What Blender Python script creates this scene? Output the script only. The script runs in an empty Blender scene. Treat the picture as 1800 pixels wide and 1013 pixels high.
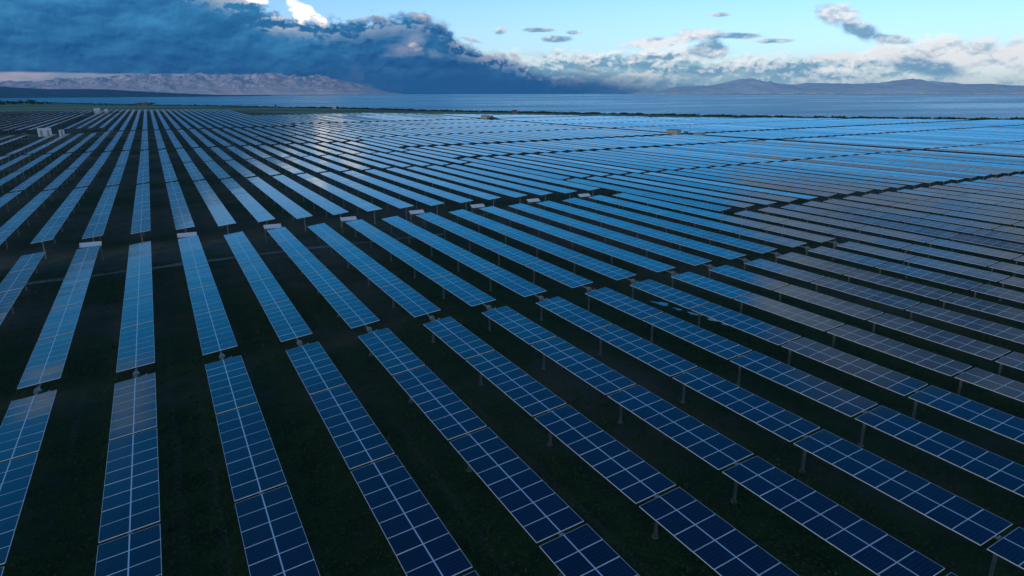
import bpy, bmesh, math, random
from mathutils import Vector, Matrix
R = math.radians
random.seed(7)
sc = bpy.context.scene
C = sc.collection

# ------------------------------------------------------------------ camera
cam_data = bpy.data.cameras.new("camera")
cam = bpy.data.objects.new("camera", cam_data)
C.objects.link(cam)
cam_data.sensor_fit = 'HORIZONTAL'
cam_data.sensor_width = 36.0
cam_data.lens = 23.25
cam_data.clip_start = 0.5
cam_data.clip_end = 60000
cam.rotation_mode = 'XYZ'
cam.location = (0, 0, 20.07)
cam.rotation_euler = (R(90) - 0.29169, 0.0017, -0.48784)
sc.camera = cam

# ------------------------------------------------------------------ view
sc.view_settings.view_transform = 'Standard'
sc.view_settings.look = 'None'
sc.view_settings.gamma = 1.0
sc.view_settings.use_curve_mapping = False
sc.view_settings.exposure = 0.0

# ------------------------------------------------------------------ light
SUN_EL, SUN_AZ = 13.0, -118.0            # azimuth clockwise from +Y: low, behind the viewer's left shoulder
sun_data = bpy.data.lights.new("sun", 'SUN')
sun_data.energy = 1.1
sun_data.angle = R(12)
sun_data.color = (1.0, 0.92, 0.85)
sun = bpy.data.objects.new("sun", sun_data)
C.objects.link(sun)
sd = Vector((math.sin(R(SUN_AZ)) * math.cos(R(SUN_EL)), math.cos(R(SUN_AZ)) * math.cos(R(SUN_EL)), math.sin(R(SUN_EL))))
sun.rotation_euler = sd.to_track_quat('Z', 'Y').to_euler()
sun.location = (-200, 0, 200)

# ------------------------------------------------------------------ node helpers
class NG:
    """writes shader graphs as expressions"""
    def __init__(s, tree):
        s.t = tree; s.n = tree.nodes; s.l = tree.links
    def inp(s, node, sock, v):
        if v is None: return
        if isinstance(v, bpy.types.NodeSocket): s.l.new(v, node.inputs[sock])
        else:
            i = node.inputs[sock]
            try: i.default_value = v
            except Exception: i.default_value = (v[0], v[1], v[2], 1.0) if hasattr(v, '__len__') else (v, v, v)
    def m(s, op, a, b=None, c=None, clamp=False):
        n = s.n.new('ShaderNodeMath'); n.operation = op; n.use_clamp = clamp
        s.inp(n, 0, a); s.inp(n, 1, b); s.inp(n, 2, c)
        return n.outputs[0]
    def add(s, a, b): return s.m('ADD', a, b)
    def sub(s, a, b): return s.m('SUBTRACT', a, b)
    def mul(s, a, b, clamp=False): return s.m('MULTIPLY', a, b, clamp=clamp)
    def mx(s, a, b): return s.m('MAXIMUM', a, b)
    def mn(s, a, b): return s.m('MINIMUM', a, b)
    def ss(s, lo, hi, v, a=0.0, b=1.0):
        n = s.n.new('ShaderNodeMapRange'); n.interpolation_type = 'SMOOTHSTEP'
        s.inp(n, 0, v); s.inp(n, 1, lo); s.inp(n, 2, hi); s.inp(n, 3, a); s.inp(n, 4, b)
        return n.outputs[0]
    def lin(s, lo, hi, v, a=0.0, b=1.0):
        n = s.n.new('ShaderNodeMapRange'); n.clamp = True
        s.inp(n, 0, v); s.inp(n, 1, lo); s.inp(n, 2, hi); s.inp(n, 3, a); s.inp(n, 4, b)
        return n.outputs[0]
    def mix(s, f, a, b, blend='MIX'):
        n = s.n.new('ShaderNodeMix'); n.data_type = 'RGBA'; n.blend_type = blend
        s.inp(n, 0, f); s.inp(n, 6, a); s.inp(n, 7, b)
        return n.outputs[2]
    def noise(s, vec, scale, detail=6.0, rough=0.55, dist=0.0, lac=2.0):
        n = s.n.new('ShaderNodeTexNoise')
        s.inp(n, 'Vector', vec); n.inputs['Scale'].default_value = scale
        n.inputs['Detail'].default_value = detail; n.inputs['Roughness'].default_value = rough
        n.inputs['Distortion'].default_value = dist; n.inputs['Lacunarity'].default_value = lac
        return n.outputs[0]
    def vor(s, vec, scale, rnd=1.0):
        n = s.n.new('ShaderNodeTexVoronoi'); s.inp(n, 'Vector', vec); n.inputs['Scale'].default_value = scale
        n.inputs['Randomness'].default_value = rnd
        return n.outputs[0]
    def vm(s, op, a, b=None, out=0):
        n = s.n.new('ShaderNodeVectorMath'); n.operation = op
        s.inp(n, 0, a)
        if b is not None: s.inp(n, 1, b)
        return n.outputs[out]
    def xyz(s, x, y, z):
        n = s.n.new('ShaderNodeCombineXYZ'); s.inp(n, 0, x); s.inp(n, 1, y); s.inp(n, 2, z)
        return n.outputs[0]
    def sep(s, v):
        n = s.n.new('ShaderNodeSeparateXYZ'); s.inp(n, 0, v); return n.outputs
    def curve(s, x, pts, xlo, xhi, ylo, yhi):
        """piecewise-linear y(x)"""
        t = s.lin(xlo, xhi, x)
        n = s.n.new('ShaderNodeFloatCurve'); cm = n.mapping; cv = cm.curves[0]
        q = [((a - xlo) / (xhi - xlo), (b - ylo) / (yhi - ylo)) for a, b in pts]
        while len(cv.points) < len(q): cv.points.new(0.5, 0.5)
        for p, (a, b) in zip(cv.points, q):
            p.location = (a, b); p.handle_type = 'VECTOR'
        cm.update(); n.inputs[0].default_value = 1.0
        s.inp(n, 1, t)
        return s.lin(0.0, 1.0, n.outputs[0], ylo, yhi)

# ------------------------------------------------------------------ world: Nishita sky + cloud deck
world = bpy.data.worlds.new("World"); sc.world = world; world.use_nodes = True
wt = world.node_tree; wt.nodes.clear(); g = NG(wt)
SKY_K = 0.15
sky = wt.nodes.new('ShaderNodeTexSky'); sky.sky_type = 'NISHITA'; sky.sun_disc = False
sky.sun_elevation = R(SUN_EL); sky.sun_rotation = R(SUN_AZ)
sky.air_density = 1.0; sky.dust_density = 0.6; sky.ozone_density = 2.0
tc = wt.nodes.new('ShaderNodeTexCoord'); D = tc.outputs['Generated']
dx, dy, dz = g.sep(D)
DEG = 57.29578
az = g.mul(g.m('ARCTAN2', dx, dy), DEG)
el = g.mul(g.m('ARCSINE', dz), DEG)
P = g.xyz(dx, dy, g.mul(dz, 2.2))
Pf = g.xyz(dx, dy, g.mul(dz, 1.5))
nb = g.noise(P, 13.0, 9.0, 0.52, 0.1)              # large billows
nf = g.noise(Pf, 46.0, 9.0, 0.60, 0.25)              # small billows
P2 = g.vm('ADD', P, (-0.007, -0.002, 0.020))        # the same field a little towards the sun: gives relief
nb2 = g.noise(P2, 13.0, 9.0, 0.52, 0.1)
nf2 = g.noise(g.vm('ADD', Pf, (-0.0030, -0.0008, 0.0050)), 46.0, 9.0, 0.60, 0.25)
relief = g.add(g.mul(g.sub(nb, nb2), 3.0), g.mul(g.sub(nf, nf2), 2.2))   # + on the lit side
Pst = g.xyz(dx, dy, g.mul(dz, 6.0))
ns = g.noise(Pst, 9.0, 7.0, 0.55, 0.3)              # long flat streaks
def col(r, gg, b, k=1.0): return (r * k / SKY_K, gg * k / SKY_K, b * k / SKY_K, 1.0)

tint = g.mix(g.ss(4.5, 18.0, el), (.80, 1.04, 1.55, 1.0), (.09, 1.12, 1.72, 1.0))      # cyan low, deep blue above
tint = g.mix(g.ss(17.0, 44.0, el), tint, (.03, .42, .80, 1.0))
clear = g.mix(1.0, sky.outputs[0], tint, 'MULTIPLY')
# clear air keeps its pale band low over the sea and deepens upwards
out = clear

# --- overhead: broken deck seen from below, its cells flattening with height
up = g.m('MAXIMUM', g.add(dz, 0.10), 0.02)
Q = g.xyz(g.m('DIVIDE', dx, up), g.m('DIVIDE', dy, up), 0.0)
nd = g.noise(Q, 0.9, 9.0, 0.56, 0.35)
nd2 = g.noise(g.vm('ADD', Q, (-0.09, 0.02, 0.0)), 0.9, 9.0, 0.56, 0.35)
cover = g.add(g.curve(az, [(-180, .16), (-60, .12), (-14, .03), (0, -.10), (34, -.14), (42, -.02), (46, .14), (66, .16), (90, .10), (180, .16)], -180, 180, -.5, .5),
              g.lin(26.0, 33.0, el, 0.0, -0.17))
aD = g.mul(g.ss(0.50, 0.62, g.add(nd, cover)), g.ss(0.0, 3.0, g.sub(el, g.curve(az, [(-180, 8), (-30, 9), (0, 11), (36, 12), (44, 13.5), (56, 14.5), (80, 14), (110, 9), (180, 8)], -180, 180, 0, 30))))
shadeD = g.lin(-0.10, 0.14, g.add(g.mul(g.sub(nd, nd2), 1.6), g.mul(g.sub(0.56, nd), 0.35)))
colD = g.mix(shadeD, col(.09, .19, .34), col(.45, .52, .62))
colD = g.mix(g.ss(24.0, 50.0, el), colD, g.mix(shadeD, col(.008, .045, .12), col(.09, .17, .29)))
out = g.mix(aD, out, colD)

# --- cumulus field low on the right
topC = g.curve(az, [(-180, 3.0), (10, 1.0), (24, 3.0), (26.6, 3.5), (30, 3.6), (33, 3.3), (36, 2.8), (38.5, 2.9), (41, 3.5), (43.5, 3.2), (45, 2.5), (48, 2.7), (52, 2.6), (54.7, 2.9), (57, 3.3), (60, 3.4), (65, 3.3), (80, 3.6), (120, 2.5), (180, 3.0)], -180, 180, 0, 8)
dC = g.add(g.sub(topC, el), g.add(g.mul(g.sub(nb, 0.5), 3.6), g.mul(g.sub(nf, 0.5), 2.4)))
aC = g.mul(g.ss(0.0, 0.55, dC), g.ss(-0.9, 0.6, el, 0.80, 1.0))
hole = g.ss(0.44, 0.60, g.add(ns, g.mul(g.sub(nf, .5), .35)))
aC = g.mul(aC, g.m('SUBTRACT', 1.0, g.mul(hole, g.lin(0.6, 2.6, el, 0.25, 0.65))))
white = g.curve(az, [(-180, .3), (20, .22), (30, .34), (38, .50), (50, .62), (57, .95), (70, 1.0), (180, .5)], -180, 180, 0, 1.2)
litC = g.lin(-0.50, 0.42, g.add(g.mul(relief, 1.15), g.add(g.mul(g.sub(white, 0.5), 0.75), g.lin(0.3, 3.4, el, -0.30, 0.25))))
colC = g.mix(litC, col(.20, .41, .58), col(1.02, 1.04, 1.04))
colC = g.mix(g.ss(0.10, 0.5, litC), col(.20, .40, .57), colC)
low = g.ss(1.6, -0.2, el)                                     # air in front of the lowest, farthest clouds
colC = g.mix(g.mul(low, 0.72), colC, g.mix(g.ss(38.0, 50.0, az), col(.09, .27, .47), col(.36, .53, .62)))
out = g.mix(aC, out, colC)

# --- single clouds
def blob(a0, e0, ra, re, rot, amp=0.9, edge=0.35):
    c, s = math.cos(R(rot)), math.sin(R(rot))
    x = g.sub(az, a0); y = g.sub(el, e0)
    u = g.m('MULTIPLY_ADD', x, c / ra, g.mul(y, s / ra)); v = g.m('MULTIPLY_ADD', y, c / re, g.mul(x, -s / re))
    r = g.m('SQRT', g.m('MULTIPLY_ADD', u, u, g.mul(v, v)))
    r = g.sub(r, g.add(g.mul(g.sub(nb, 0.5), amp), g.mul(g.sub(nf, 0.5), amp * 1.8)))
    return g.ss(1.0, 1.0 - edge, r), v
def cloud(out, a0, e0, ra, re, rot, dark, light, bias=0.0, amp=0.9, k=1.0, edge=0.35):
    a, v = blob(a0, e0, ra, re, rot, amp, edge)
    l = g.lin(-0.5, 0.6, g.add(g.mul(relief, 1.3), g.m('MULTIPLY_ADD', v, 0.30, bias)))
    return g.mix(g.mul(a, k), out, g.mix(l, dark, light))
GD, GL = col(.17, .36, .54), col(.93, .95, .97)
for a in [(27.0, 4.5, .75, .42, 0, .15), (30.0, 4.6, 1.7, .22, 0, -.1), (33.0, 4.4, .8, .22, 0, 0), (31.7, 3.9, 1.7, .34, 0, -.25),
          (44.2, 5.5, 1.1, .18, 0, -.1), (48.4, 3.5, 1.9, .24, 0, -.1), (42.6, 4.05, 2.6, .60, 3, .25), (45.6, 3.95, 2.5, .30, -2, -.15),
          (39.6, 3.6, 2.9, .50, 5, .30), (43.9, 3.0, 2.0, .80, 0, -.45), (52.4, 5.2, 1.9, .85, -10, .15), (54.2, 4.0, 2.2, .68, -22, -.35), (56.0, 3.45, 2.0, .42, -10, -.40),
          (60.5, 2.35, 4.6, 1.25, 2, .70), (64.5, 2.2, 3.2, 1.3, 0, .60), (58.6, 1.5, 3.0, .8, -12, -.55), (52.8, 2.2, 2.4, .6, 0, .45), (56.2, 2.5, 1.3, .6, 0, .5)]:
    out = cloud(out, *a[:5], GD, GL, bias=a[5], k=.93, edge=.5, amp=.7)

# --- pale evening air seen under the bank
glow = g.mul(g.ss(22.0, 15.0, az), g.ss(2.6, 1.8, el))
out = g.mix(glow, out, g.mix(g.ss(.40, .62, g.add(g.mul(ns, .6), g.mul(nb, .4))), col(.19, .27, .40), col(.46, .38, .47)))
# --- the big dark bank filling the left
topB = g.curve(az, [(-180, 20), (-60, 18), (-14, 13), (-4, 11), (2, 8.6), (6.3, 6.9), (8.3, 6.3), (10.2, 5.5), (12.7, 5.0), (14.4, 5.2), (16.2, 5.7), (18.9, 6.0), (21.1, 5.8), (22.9, 5.0), (24.0, 3.9), (27, 3.1), (29.4, 2.0), (32.6, .95), (36.4, .45), (41, -.1), (44, -1.2), (180, -2)], -180, 180, -3, 22)
botB = g.curve(az, [(-180, 1.0), (-9, 1.1), (2, 1.02), (7.7, 1.0), (12.4, .80), (15.0, .2), (16.7, -1.2), (180, -2)], -180, 180, -3, 3)
dB = g.add(g.sub(topB, el), g.add(g.mul(g.sub(nb, 0.5), 2.3), g.mul(g.sub(nf, 0.5), 2.4)))
aB = g.mul(g.ss(-0.12, g.curve(az, [(-180, .5), (10, .45), (20, .6), (30, 1.1), (180, 1.2)], -180, 180, 0, 2), dB), g.ss(0.0, 0.16, g.sub(g.sub(el, botB), g.mul(g.sub(ns, .5), .35))))
nl = g.noise(g.xyz(dx, dy, g.mul(dz, 3.0)), 8.0, 6.0, 0.52, 0.5)
reliefB = g.add(g.mul(g.sub(nb, nb2), 1.6), g.mul(g.sub(nf, nf2), 1.3))
body = g.lin(0.36, 0.68, g.add(g.add(g.add(g.mul(ns, .22), g.mul(nl, .38)), g.add(g.mul(nb, .22), g.mul(nf, .18))), g.mul(reliefB, .30)))
hB = g.lin(0.6, 5.6, el)
tone = g.m('POWER', g.lin(0.0, 1.0, g.add(g.mul(body, .60), g.mul(hB, .50))), 1.35)
colB = g.mix(tone, col(.0004, .055, .215), col(.048, .250, .50))
rim = g.mul(g.ss(2.4, 0.1, dB), g.ss(-0.05, 0.42, g.add(g.mul(relief, 1.5), g.mul(g.sub(nf, .5), .9))))
rimk = g.curve(az, [(-180, .25), (5, .30), (9, .75), (13, .35), (17, .55), (22, .60), (25, .75), (29, .70), (36, .55), (180, .3)], -180, 180, 0, 1)
colB = g.mix(g.mul(rim, rimk), colB, g.mix(g.ss(17, 10, az), col(.58, .58, .66), col(.95, .92, .86)))
wisp = g.mul(g.ss(.52, .70, nb), g.mul(g.ss(14, 19, az), g.ss(28, 22, az)))
colB = g.mix(g.mul(wisp, .55), colB, col(.34, .36, .50))
out = g.mix(aB, out, colB)
# sunlit heads standing up behind and in front of the bank's edge
for a in [(11.3, 5.75, 1.15, .72, -35, .75), (8.3, 6.55, 1.0, .33, -12, .6), (12.8, 5.15, .9, .40, -30, .55), (13.2, 7.6, 1.2, .7, 10, .8), (10.2, 8.4, 1.1, .55, 0, .7)]:
    out = cloud(out, *a[:5], col(.42, .50, .60), col(1.6, 1.5, 1.4), bias=a[5] - .15, k=.96, edge=.5, amp=1.2)
for a in [(20.2, 3.2, .85, .36, -25, .05), (17.2, 5.35, 1.9, .34, 0, -.1), (20.8, 5.5, 1.3, .36, 0, -.05), (24.6, 3.85, 1.4, .22, -12, .15), (28.2, 2.6, .8, .28, -30, .1), (34.0, 1.55, 1.5, .22, -8, .05)]:
    out = cloud(out, *a[:5], col(.17, .28, .44), col(.74, .66, .68), bias=a[5], k=.75, edge=.6)
# the rain-dark foot of the bank, spreading along the far water
foot = g.mul(g.ss(45.0, 33.0, az), g.mul(g.ss(14.0, 18.0, az), g.ss(1.7, 0.1, g.add(el, g.mul(g.sub(nb, .5), 1.6)))))
out = g.mix(g.mul(foot, .92), out, col(.0006, .070, .235))
bg = wt.nodes.new('ShaderNodeBackground'); bg.inputs[1].default_value = SKY_K
wo = wt.nodes.new('ShaderNodeOutputWorld')
wt.links.new(out, bg.inputs[0]); wt.links.new(bg.outputs[0], wo.inputs[0])
world.cycles.sampling_method = 'MANUAL'; world.cycles.sample_map_resolution = 512

# ------------------------------------------------------------------ materials
def new_mat(name):
    m = bpy.data.materials.new(name); m.use_nodes = True; t = m.node_tree
    b = t.nodes['Principled BSDF']; return m, NG(t), b
def simple(name, c, rough=0.6, metal=0.0, var=0.15, scale=4.0, spec=0.5):
    m, g, b = new_mat(name)
    o = g.n.new('ShaderNodeTexCoord').outputs['Object']
    n = g.noise(o, scale, 5.0, 0.6)
    lo = tuple(x * (1 - var) for x in c); hi = tuple(min(1, x * (1 + var)) for x in c)
    g.inp(b, 'Base Color', g.mix(g.lin(.3, .7, n), (*lo, 1), (*hi, 1)))
    g.inp(b, 'Roughness', g.lin(.2, .8, n, rough * .85, min(1, rough * 1.15)))
    b.inputs['Metallic'].default_value = metal; b.inputs['Specular IOR Level'].default_value = spec
    return m
M_frame = simple('anodised_aluminium', (.70, .74, .78), .42, .10, .06)
M_steel = simple('galvanised_steel', (.24, .26, .27), .5, .6, .2)
M_white = simple('white_painted_metal', (.74, .76, .78), .45, 0, .06)
M_cream = simple('cream_cladding', (.38, .40, .34), .6, 0, .10, 1.5)
M_grey = simple('grey_enclosure', (.32, .34, .33), .55, 0, .12, 2)
M_dark = simple('dark_transformer_paint', (.035, .055, .05), .5, 0, .2, 2)
M_black = simple('black_opening', (.012, .014, .016), .6)
M_conc = simple('concrete', (.13, .125, .115), .9, 0, .15, 3)
M_wall = simple('whitewashed_wall', (.70, .69, .64), .85, 0, .06, 1)
M_stone = simple('stone_wall', (.26, .19, .13), .9, 0, .3, .8)
M_tile = simple('clay_tile_roof', (.17, .065, .04), .85, 0, .25, 2)
M_bark = simple('bark', (.06, .045, .03), .9, 0, .2, 6)

# photovoltaic glass: dark cells, thin busbars, a sky-reflecting face
def glass_mat():
    m, g, b = new_mat('solar_cell_glass')
    uv = g.n.new('ShaderNodeUVMap').outputs[0]       # metres on the module face, module origin at a corner
    oi = g.n.new('ShaderNodeObjectInfo').outputs
    x, y, _ = g.sep(uv)
    def lines(v, pitch, w):                          # 1 on a gap line
        f = g.m('FRACT', g.m('DIVIDE', v, pitch))
        d = g.mn(f, g.sub(1.0, f))
        return g.ss(w / pitch, w / pitch * .4, d)
    cx = lines(x, .0895, .0030); cy = lines(y, .179, .0065)
    bus = lines(y, .0179, .0006)
    geo = g.n.new('ShaderNodeNewGeometry').outputs['Position']
    big = g.noise(geo, .35, 3.0, .5)
    cell = g.mix(g.add(g.mul(g.lin(.3, .7, big), .35), g.mul(oi['Random'], .65)), (.0025, .0085, .026, 1), (.0055, .0150, .042, 1))
    c = g.mix(g.mul(g.mx(cx, cy), .8), cell, (.045, .085, .15, 1))
    c = g.mix(g.mul(bus, .45), c, (.05, .07, .10, 1))
    dust = g.noise(geo, 2.2, 6.0, .65)
    c = g.mix(g.lin(.55, .85, dust, 0, .06), c, (.20, .19, .17, 1))
    g.inp(b, 'Base Color', c)
    g.inp(b, 'Roughness', g.lin(.35, .75, dust, .055, .11))
    b.inputs['IOR'].default_value = GLASS_IOR
    b.inputs['Specular IOR Level'].default_value = 0.5
    g.inp(b, 'Specular Tint', (*GLASS_TINT, 1))
    return m
GLASS_IOR = 1.62; GLASS_TINT = (.46, .92, 1.0)
M_glass = glass_mat()
m, g_, b = new_mat('white_backsheet_strip')
b.inputs['Base Color'].default_value = (.50, .62, .74, 1); b.inputs['Roughness'].default_value = .25
M_strip = m

# ------------------------------------------------------------------ mesh helpers
class MB:
    def __init__(s): s.v = []; s.f = []; s.m = []; s.uv = []
    def quad(s, a, b, c, d, mi=0, uv=None):
        i = len(s.v); s.v += [tuple(a), tuple(b), tuple(c), tuple(d)]; s.f.append((i, i+1, i+2, i+3)); s.m.append(mi)
        s.uv.append(uv or ((0, 0), (0, 0), (0, 0), (0, 0)))
    def tri(s, a, b, c, mi=0):
        i = len(s.v); s.v += [tuple(a), tuple(b), tuple(c)]; s.f.append((i, i+1, i+2)); s.m.append(mi); s.uv.append(((0, 0),) * 3)
    def box(s, x0, x1, y0, y1, z0, z1, mi=0, top=True, bottom=True, M=None):
        P = [Vector((x, y, z)) for z in (z0, z1) for y in (y0, y1) for x in (x0, x1)]
        if M is not None: P = [M @ p for p in P]
        i = len(s.v); s.v += [tuple(p) for p in P]
        F = [(0, 1, 5, 4), (1, 3, 7, 5), (3, 2, 6, 7), (2, 0, 4, 6)]
        if top: F.append((4, 5, 7, 6))
        if bottom: F.append((0, 2, 3, 1))
        for f in F:
            s.f.append(tuple(i + k for k in f)); s.m.append(mi); s.uv.append(((0, 0),) * 4)
    def tube(s, a, b, r0, r1=None, n=8, mi=0, caps=True):
        a = Vector(a); b = Vector(b); r1 = r0 if r1 is None else r1
        q = (b - a).to_track_quat('Z', 'Y'); i = len(s.v)
        for c, r in ((a, r0), (b, r1)):
            for k in range(n):
                t = 2 * math.pi * k / n
                s.v.append(tuple(c + q @ Vector((r * math.cos(t), r * math.sin(t), 0))))
        for k in range(n):
            s.f.append((i + k, i + (k + 1) % n, i + n + (k + 1) % n, i + n + k)); s.m.append(mi); s.uv.append(((0, 0),) * 4)
        if caps:
            s.f.append(tuple(i + n - 1 - k for k in range(n))); s.m.append(mi); s.uv.append(((0, 0),) * n)
            s.f.append(tuple(i + n + k for k in range(n))); s.m.append(mi); s.uv.append(((0, 0),) * n)
    def mesh(s, name, mats, smooth=False):
        me = bpy.data.meshes.new(name); me.from_pydata(s.v, [], s.f)
        for m_ in mats: me.materials.append(m_)
        me.polygons.foreach_set('material_index', s.m)
        l = me.uv_layers.new(name='UVMap'); flat = [c for f in s.uv for p in f for c in p]
        l.data.foreach_set('uv', flat)
        if smooth: me.polygons.foreach_set('use_smooth', [True] * len(s.f))
        me.update(); return me
def link(name, me, parent=None, loc=None, rot=None):
    o = bpy.data.objects.new(name, me); C.objects.link(o)
    if parent: o.parent = parent
    if loc: o.location = loc
    if rot: o.rotation_euler = rot
    return o
def tag(o, label=None, cat=None, group=None, kind=None):
    if label: o['label'] = label
    if cat: o['category'] = cat
    if group: o['group'] = group
    if kind: o['kind'] = kind
    return o
def empty(name, loc, rz=0.0):
    o = bpy.data.objects.new(name, None); C.objects.link(o); o.location = loc; o.rotation_euler = (0, 0, rz)
    o.empty_display_size = .5; return o

# ------------------------------------------------------------------ terrain
def pw(x, pts):
    if x <= pts[0][0]: return pts[0][1]
    for (a, b), (c, d) in zip(pts, pts[1:]):
        if x <= c: return b + (d - b) * (x - a) / (c - a)
    return pts[-1][1]
ROW0, PITCH, SKEW, AXIS, HALF, TILT = -3.15, 5.34, 0.0509, 2.1, 1.17, R(6.0)
def row_x(i): return ROW0 + PITCH * i
DROP = [(90, 0), (150, .6), (220, 1.3), (300, 1.6), (400, 1.9), (600, 2.2), (3000, 2.2)]
def drop(yr): return pw(yr, DROP)                     # the plain falls gently towards the coast
def ground(x, y):
    yr = y - SKEW * x
    return -drop(yr)
def far(ya):                                          # surveyed row-line distance on the level -> on the falling plain
    return ya * (17.8 + drop(ya * 1.06)) / 17.8
SHORE = [(-3000, 5200), (-900, 2350), (-270, 1840), (-142, 1500), (-8, 1240), (103, 1085), (218, 862), (295, 676), (372, 560), (424, 452), (470, 371), (520, 306), (575, 252), (900, -60), (1500, -700), (2600, -2000)]
EDGE = [(-200, 905), (-89, 903), (-6, 845), (74, 777), (156, 625), (228, 531), (297, 461), (340, 378), (399, 328), (466, 251), (520, 192), (600, 100)]
SEA = -5.0
def mesh_ground_rows():
    rows = [-800, -400, -150, -60, -20, 0, 20, 40, 60, 80, 90, 105, 120, 135, 150, 170, 190, 205, 220, 240, 270, 300, 350, 400, 450, 520, 600]
    xs = []; x = -2600
    while x <= 2600:
        xs.append(x); x += 10 if -120 < x < 600 else (40 if -600 < x < 1000 else 150)
    V = []; F = []; n = len(rows) + 7
    for x in xs:
        ys = pw(x, SHORE) + 6 * math.sin(x * .031) + 3 * math.sin(x * .11 + 1)
        yy = [min(r + SKEW * x, ys) for r in rows]
        last = yy[-1]
        yy += [last + (ys - last) * k / 5 for k in range(1, 6)]
        for y in yy: V.append((x, y, ground(x, y)))
        V.append((x + 3, ys + 5, SEA - 1.0)); V.append((x + 15, ys + 60, SEA - 6))
    for i in range(len(xs) - 1):
        for j in range(n - 1):
            a = i * n + j
            q = (a, a + n, a + n + 1, a + 1)
            pts = [Vector(V[k]) for k in q]
            if (pts[0] - pts[3]).length < 1e-4 and (pts[1] - pts[2]).length < 1e-4: continue
            F.append(q)
    me = bpy.data.meshes.new('ground'); me.from_pydata(V, [], F); me.update(); return me

m, g, b = new_mat('grass_and_bare_earth')
pos = g.n.new('ShaderNodeNewGeometry').outputs['Position']
px_, py_, pz_ = g.sep(pos)
n1 = g.noise(pos, .045, 6, .6); n2 = g.noise(pos, .55, 7, .65, .4); n3 = g.noise(pos, 5.0, 6, .7)
n4 = g.noise(pos, .012, 4, .5)
grass = g.mix(g.lin(.35, .65, n2), (.010, .026, .008, 1), (.036, .066, .018, 1))
grass = g.mix(g.ss(.50, .68, n3), grass, (.085, .110, .040, 1))
earth_f = g.ss(.46, .60, n3)
earth = g.mix(g.lin(.3, .7, n2), (.070, .062, .045, 1), (.165, .145, .105, 1))
nearf = g.ss(95.0, 40.0, py_)                                        # the foreground rows stand in denser grass
k = g.ss(.44, .58, g.add(g.mul(n1, .65), g.add(g.mul(n2, .35), g.mul(nearf, .075))))
# wheel ruts along the lanes between the rows
fx = g.m('FRACT', g.m('DIVIDE', g.sub(px_, -3.15 - 2.67), 5.34))      # 0 / 1 half-way between two rows
dl = g.mul(g.mn(fx, g.sub(1.0, fx)), 5.34)
wob = g.mul(g.sub(g.noise(g.xyz(0.0, py_, g.mul(px_, .04)), .12, 2, .5), .5), .8)
rut = g.mul(g.ss(.30, .14, g.m('ABSOLUTE', g.sub(g.add(dl, wob), .80))), g.ss(.46, .62, g.noise(g.xyz(g.mul(px_, .19), g.mul(py_, .02), 9.0), 1.0, 3, .6)))
rut = g.mul(g.mul(rut, g.ss(160, 90, py_)), g.lin(.40, .60, n3))
earth = g.mix(g.mul(earth_f, .6), earth, (.030, .030, .020, 1))
c1 = g.mix(g.mul(rut, .75), g.mix(k, earth, grass), (.10, .086, .062, 1))
# open fields beyond the plant, towards the coast: green sward and ploughed strips
field = g.mix(g.ss(.40, .60, g.noise(g.xyz(g.mul(px_, .25), py_, 0.0), .014, 3, .5)), (.13, .21, .11, 1), (.22, .29, .16, 1))
field = g.mix(g.ss(.54, .60, g.noise(g.xyz(g.mul(px_, .3), py_, 5.0), .008, 2, .5)), field, (.12, .085, .065, 1))
edge_y = g.curve(px_, EDGE, -200, 600, 0, 1000)
c1 = g.mix(g.ss(0.0, 14.0, g.sub(py_, g.add(edge_y, 10.0))), c1, field)
# dark scrub on the coastal bank
shore_y = g.curve(px_, [p for p in SHORE if -900 <= p[0] <= 900], -900, 900, -100, 2400)
c1 = g.mix(g.ss(-55.0, -15.0, g.sub(py_, shore_y)), c1, g.mix(g.lin(.3, .7, n1), (.014, .022, .012, 1), (.035, .040, .02, 1)))
g.inp(b, 'Base Color', c1); b.inputs['Roughness'].default_value = 1.0; b.inputs['Specular IOR Level'].default_value = .15
bp = g.n.new('ShaderNodeBump'); bp.inputs['Strength'].default_value = .9; bp.inputs['Distance'].default_value = .12
g.inp(bp, 'Height', g.add(g.mul(n3, .5), g.mul(n2, 1.0))); g.l.new(bp.outputs[0], b.inputs['Normal'])
M_ground = m
gr = link('ground', mesh_ground_rows()); gr.data.materials.append(M_ground)
for p_ in gr.data.polygons: p_.use_smooth = True
tag(gr, kind='structure')

# ------------------------------------------------------------------ sea
m, g, b = new_mat('sea_water')
pos = g.n.new('ShaderNodeNewGeometry').outputs['Position']
sx_, sy_, _z = g.sep(pos)
w1 = g.noise(g.xyz(g.mul(sx_, .5), sy_, 0.0), .05, 5, .6); w2 = g.noise(pos, .35, 5, .6)
w3 = g.noise(g.xyz(g.mul(sx_, .35), g.mul(sy_, 1.0), 3.0), .006, 4, .55)
b.inputs['IOR'].default_value = 1.333; b.inputs['Specular IOR Level'].default_value = 0.16
g.inp(b, 'Base Color', g.mix(g.ss(.38, .62, w3), (.0, .145, .26, 1), (.001, .18, .31, 1)))
g.inp(b, 'Roughness', g.lin(.35, .65, w3, .22, .34))
bp = g.n.new('ShaderNodeBump'); bp.inputs['Strength'].default_value = .6; bp.inputs['Distance'].default_value = 1.2
g.inp(bp, 'Height', g.add(w1, g.mul(w2, .4))); g.l.new(bp.outputs[0], b.inputs['Normal'])
M_sea = m
FARS = 3900.0                                        # distance of the opposite shore
V = []; F = []
rings = [60, 200, 400, 700, 1100, 1600, 2200, 3000, FARS + 60]
N = 72
for r_ in rings:
    for k in range(N):
        t = 2 * math.pi * k / N; V.append((r_ * math.sin(t), r_ * math.cos(t), SEA))
for a in range(len(rings) - 1):
    for k in range(N):
        k2 = (k + 1) % N; F.append((a * N + k, a * N + k2, (a + 1) * N + k2, (a + 1) * N + k))
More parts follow.
